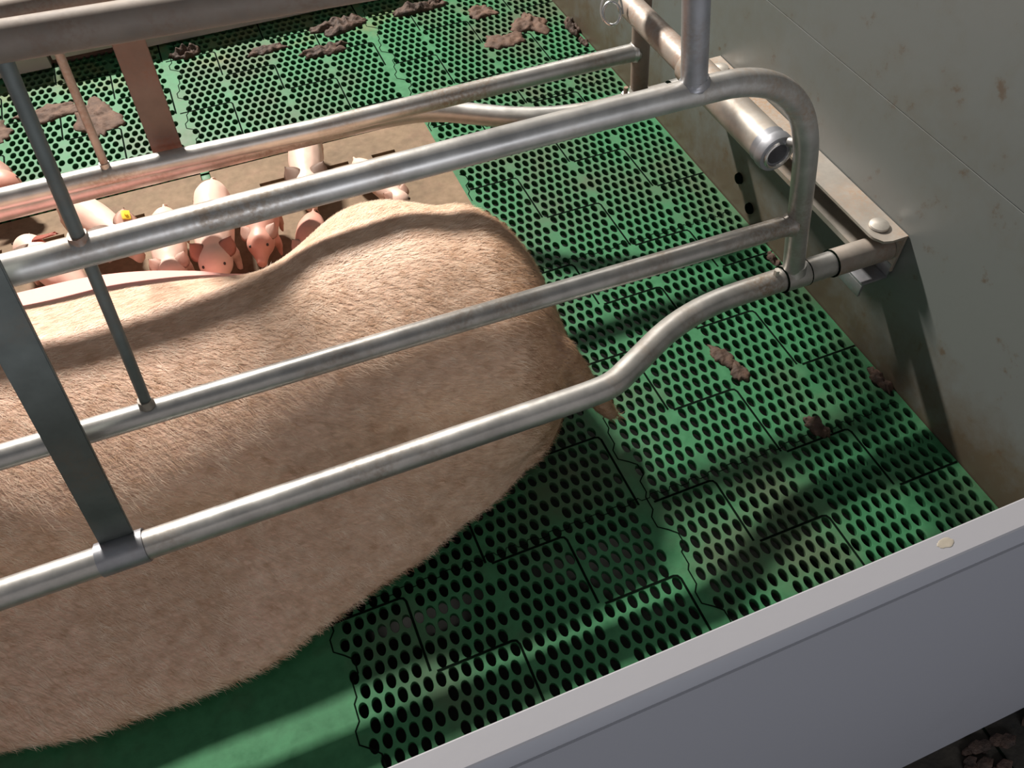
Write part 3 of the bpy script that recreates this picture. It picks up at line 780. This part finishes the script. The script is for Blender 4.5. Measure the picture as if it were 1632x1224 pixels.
# piglets -----------------------------------------------------------------
def piglet(label, rump, head, w=0.028, hz=0.055, pitch=0.0, skin=PIGLET, earm=(PIGLET, PIGLET), eyes=False, eartag=False, ear_s=1.0, snout_dn=0.38):
    """rump and head: (x, y) on the plate; the body is one skin, ears/eyes/tag are its parts"""
    a = Vector((rump[0], rump[1], 0)); b = Vector((head[0], head[1], 0)); d = b - a; Ln = d.length; d.normalize()
    root_loc = (a + b) / 2
    ang = math.atan2(d.y, d.x)
    bm = bmesh.new()
    H = Ln / 2
    # local frame: +x towards the head
    pts = [(-H - 0.010, hz * 0.92), (-H + 0.012, hz), (0.0, hz * 1.02), (H * 0.45, hz), (H * 0.85, hz * 0.98)]
    rads = [w * 0.72, w * 0.98, w * 1.05, w * 0.98, w * 0.80]
    for i in range(len(pts) - 1):
        for s_ in np.linspace(0, 1, 16):
            x = pts[i][0] * (1 - s_) + pts[i + 1][0] * s_; z = pts[i][1] * (1 - s_) + pts[i + 1][1] * s_; r = rads[i] * (1 - s_) + rads[i + 1] * s_
            sph(bm, (x, 0, z), (r * .95, r, r * 1.08), sub=2)
    hc = Vector((H + 0.004, 0, hz))
    sph(bm, hc, (w * 1.0, w * 0.84, w * 0.84))
    for s_ in np.linspace(0, 1, 6):                              # muzzle
        r = w * (0.64 * (1 - s_) + 0.37 * s_)
        sph(bm, hc + Vector((w * (0.42 + 0.58 * s_), 0, -w * (0.10 + snout_dn * s_))), (r, r, r * .9), sub=2)
    e = hc + Vector((w * 1.16, 0, -w * (0.14 + snout_dn)))
    add_tube(bm, [e, e + Vector((w * .22, 0, -w * .1 * snout_dn))], w * 0.36, n=14)
    for sx, sy in ((-H + 0.008, 1), (-H + 0.008, -1), (H * 0.62, 1), (H * 0.62, -1)):
        add_tube(bm, [(sx, sy * w * .72, hz * .75), (sx - 0.004, sy * w * .80, hz * .38), (sx + 0.002, sy * w * .80, 0.006)], [w * .36, w * .22, w * .17], n=10)
    tl = [(-H - 0.012 - w * .6, 0, hz * 1.15), (-H - 0.020 - w * .7, 0.004, hz * 1.0), (-H - 0.022 - w * .7, 0.007, hz * .7)]
    add_tube(bm, tl, [0.003, 0.0026, 0.002], n=8)
    o = remeshed('piglet', bm, 0.0030, 10, skin)
    mtx = Matrix.Translation(root_loc) @ Matrix.Rotation(ang, 4, 'Z')
    o.matrix_world = mtx; o.location.z = 0.0036
    tag(o, label, 'piglet', 'piglets nursing on the lying plate')
    # ears: cupped leaf shapes
    for sgn, em in ((1, earm[0]), (-1, earm[1])):
        be = bmesh.new(); n1, n2 = 9, 7; grid = []
        for i in range(n1):
            u = i / (n1 - 1); row = []
            wid = w * 0.46 * ear_s * (math.sin(math.pi * min(1, u * 0.80 + 0.20)) ** .7)
            for j in range(n2):
                v_ = (j / (n2 - 1) - .5) * 2
                row.append(be.verts.new((-u * w * 0.95 * ear_s + 0.15 * w, v_ * wid, -abs(v_) ** 2 * w * 0.18 + u * u * w * 0.10)))
            grid.append(row)
        for i in range(n1 - 1):
            for j in range(n2 - 1): be.faces.new((grid[i][j], grid[i + 1][j], grid[i + 1][j + 1], grid[i][j + 1]))
        bmesh.ops.solidify(be, geom=be.faces[:], thickness=0.0016)
        er = obj('ear', be, em, o, True, None)
        er.location = hc + Vector((-w * .02, sgn * w * 0.60, w * 0.56))
        er.rotation_euler = Euler((sgn * -0.45, 0.30, sgn * -0.50))
        if em is not skin: er['label'] = 'red inside ear' if em is REDSKIN else 'grey pink ear'
        if eartag and sgn == eartag:
            bt = bmesh.new(); add_box(bt, (-0.0075, -0.006, -0.001), (0.0075, 0.006, 0.0012), 0.0008)
            add_tube(bt, [(0, 0, 0), (0, 0, 0.0035)], 0.0025, n=10)
            tg_ = obj('ear_tag', bt, YELLOW, er, True, 40); tg_.location = (-w * .5 * ear_s, 0, 0.0022); tg_['label'] = 'yellow ear tag'
    if eyes or True:
        for sgn in (1, -1):
            be = bmesh.new(); sph(be, (0, 0, 0), (0.0024, 0.0018, 0.0022), sub=2)
            ey = obj('eye', be, EYE, o); ey.location = hc + Vector((w * 0.66, sgn * w * 0.50, w * 0.36))
    return o
piglet('pink piglet cut by the left edge of the picture, head under the far rail', (-0.425, 1.325), (-0.345, 1.255), 0.030, 0.052, skin=PINKPIG, ear_s=.9)
piglet('piglet with a grey ear and a red ear beside the near flat bar', (-0.262, 0.998), (-0.310, 1.090), 0.026, 0.046, earm=(GREYEAR, REDSKIN), ear_s=1.7)
piglet('piglet with a yellow ear tag coming from under the far middle rail', (-0.252, 1.175), (-0.188, 1.058), 0.026, 0.050, earm=(PIGLET, GREYEAR), eartag=1, ear_s=1.5)
piglet('pale piglet with rounded back right of the yellow ear tag', (-0.124, 1.075), (-0.130, 0.962), 0.0245, 0.050)
piglet('largest pale piglet standing in the middle, back rising above the near top rail', (-0.050, 1.098), (-0.070, 0.955), 0.0285, 0.056, earm=(PINKPIG, PINKPIG))
piglet('piglet whose face and two eyes look out under the near top rail', (0.014, 1.048), (-0.004, 0.976), 0.0240, 0.050, skin=PINKPIG)
piglet('long pale piglet stretched beside the drain slots, darker ears', (0.110, 1.195), (0.088, 1.072), 0.0265, 0.050, earm=(GREYEAR, GREYEAR), ear_s=1.25)
piglet('reddish piglet squeezed against the hip of the sow below the near top rail', (0.072, 0.982), (0.055, 0.925), 0.0225, 0.048, skin=PINKPIG)
piglet('small piglet lying behind the hip of the sow, rightmost of the litter', (0.178, 1.100), (0.207, 1.005), 0.019, 0.034)

# ------------------------------------------------------------------ real size
for o in list(C.objects):
    if o.parent is None and o.type not in ('CAMERA', 'LIGHT'):
        o.location = o.location * K
        o.scale = (K, K, K)
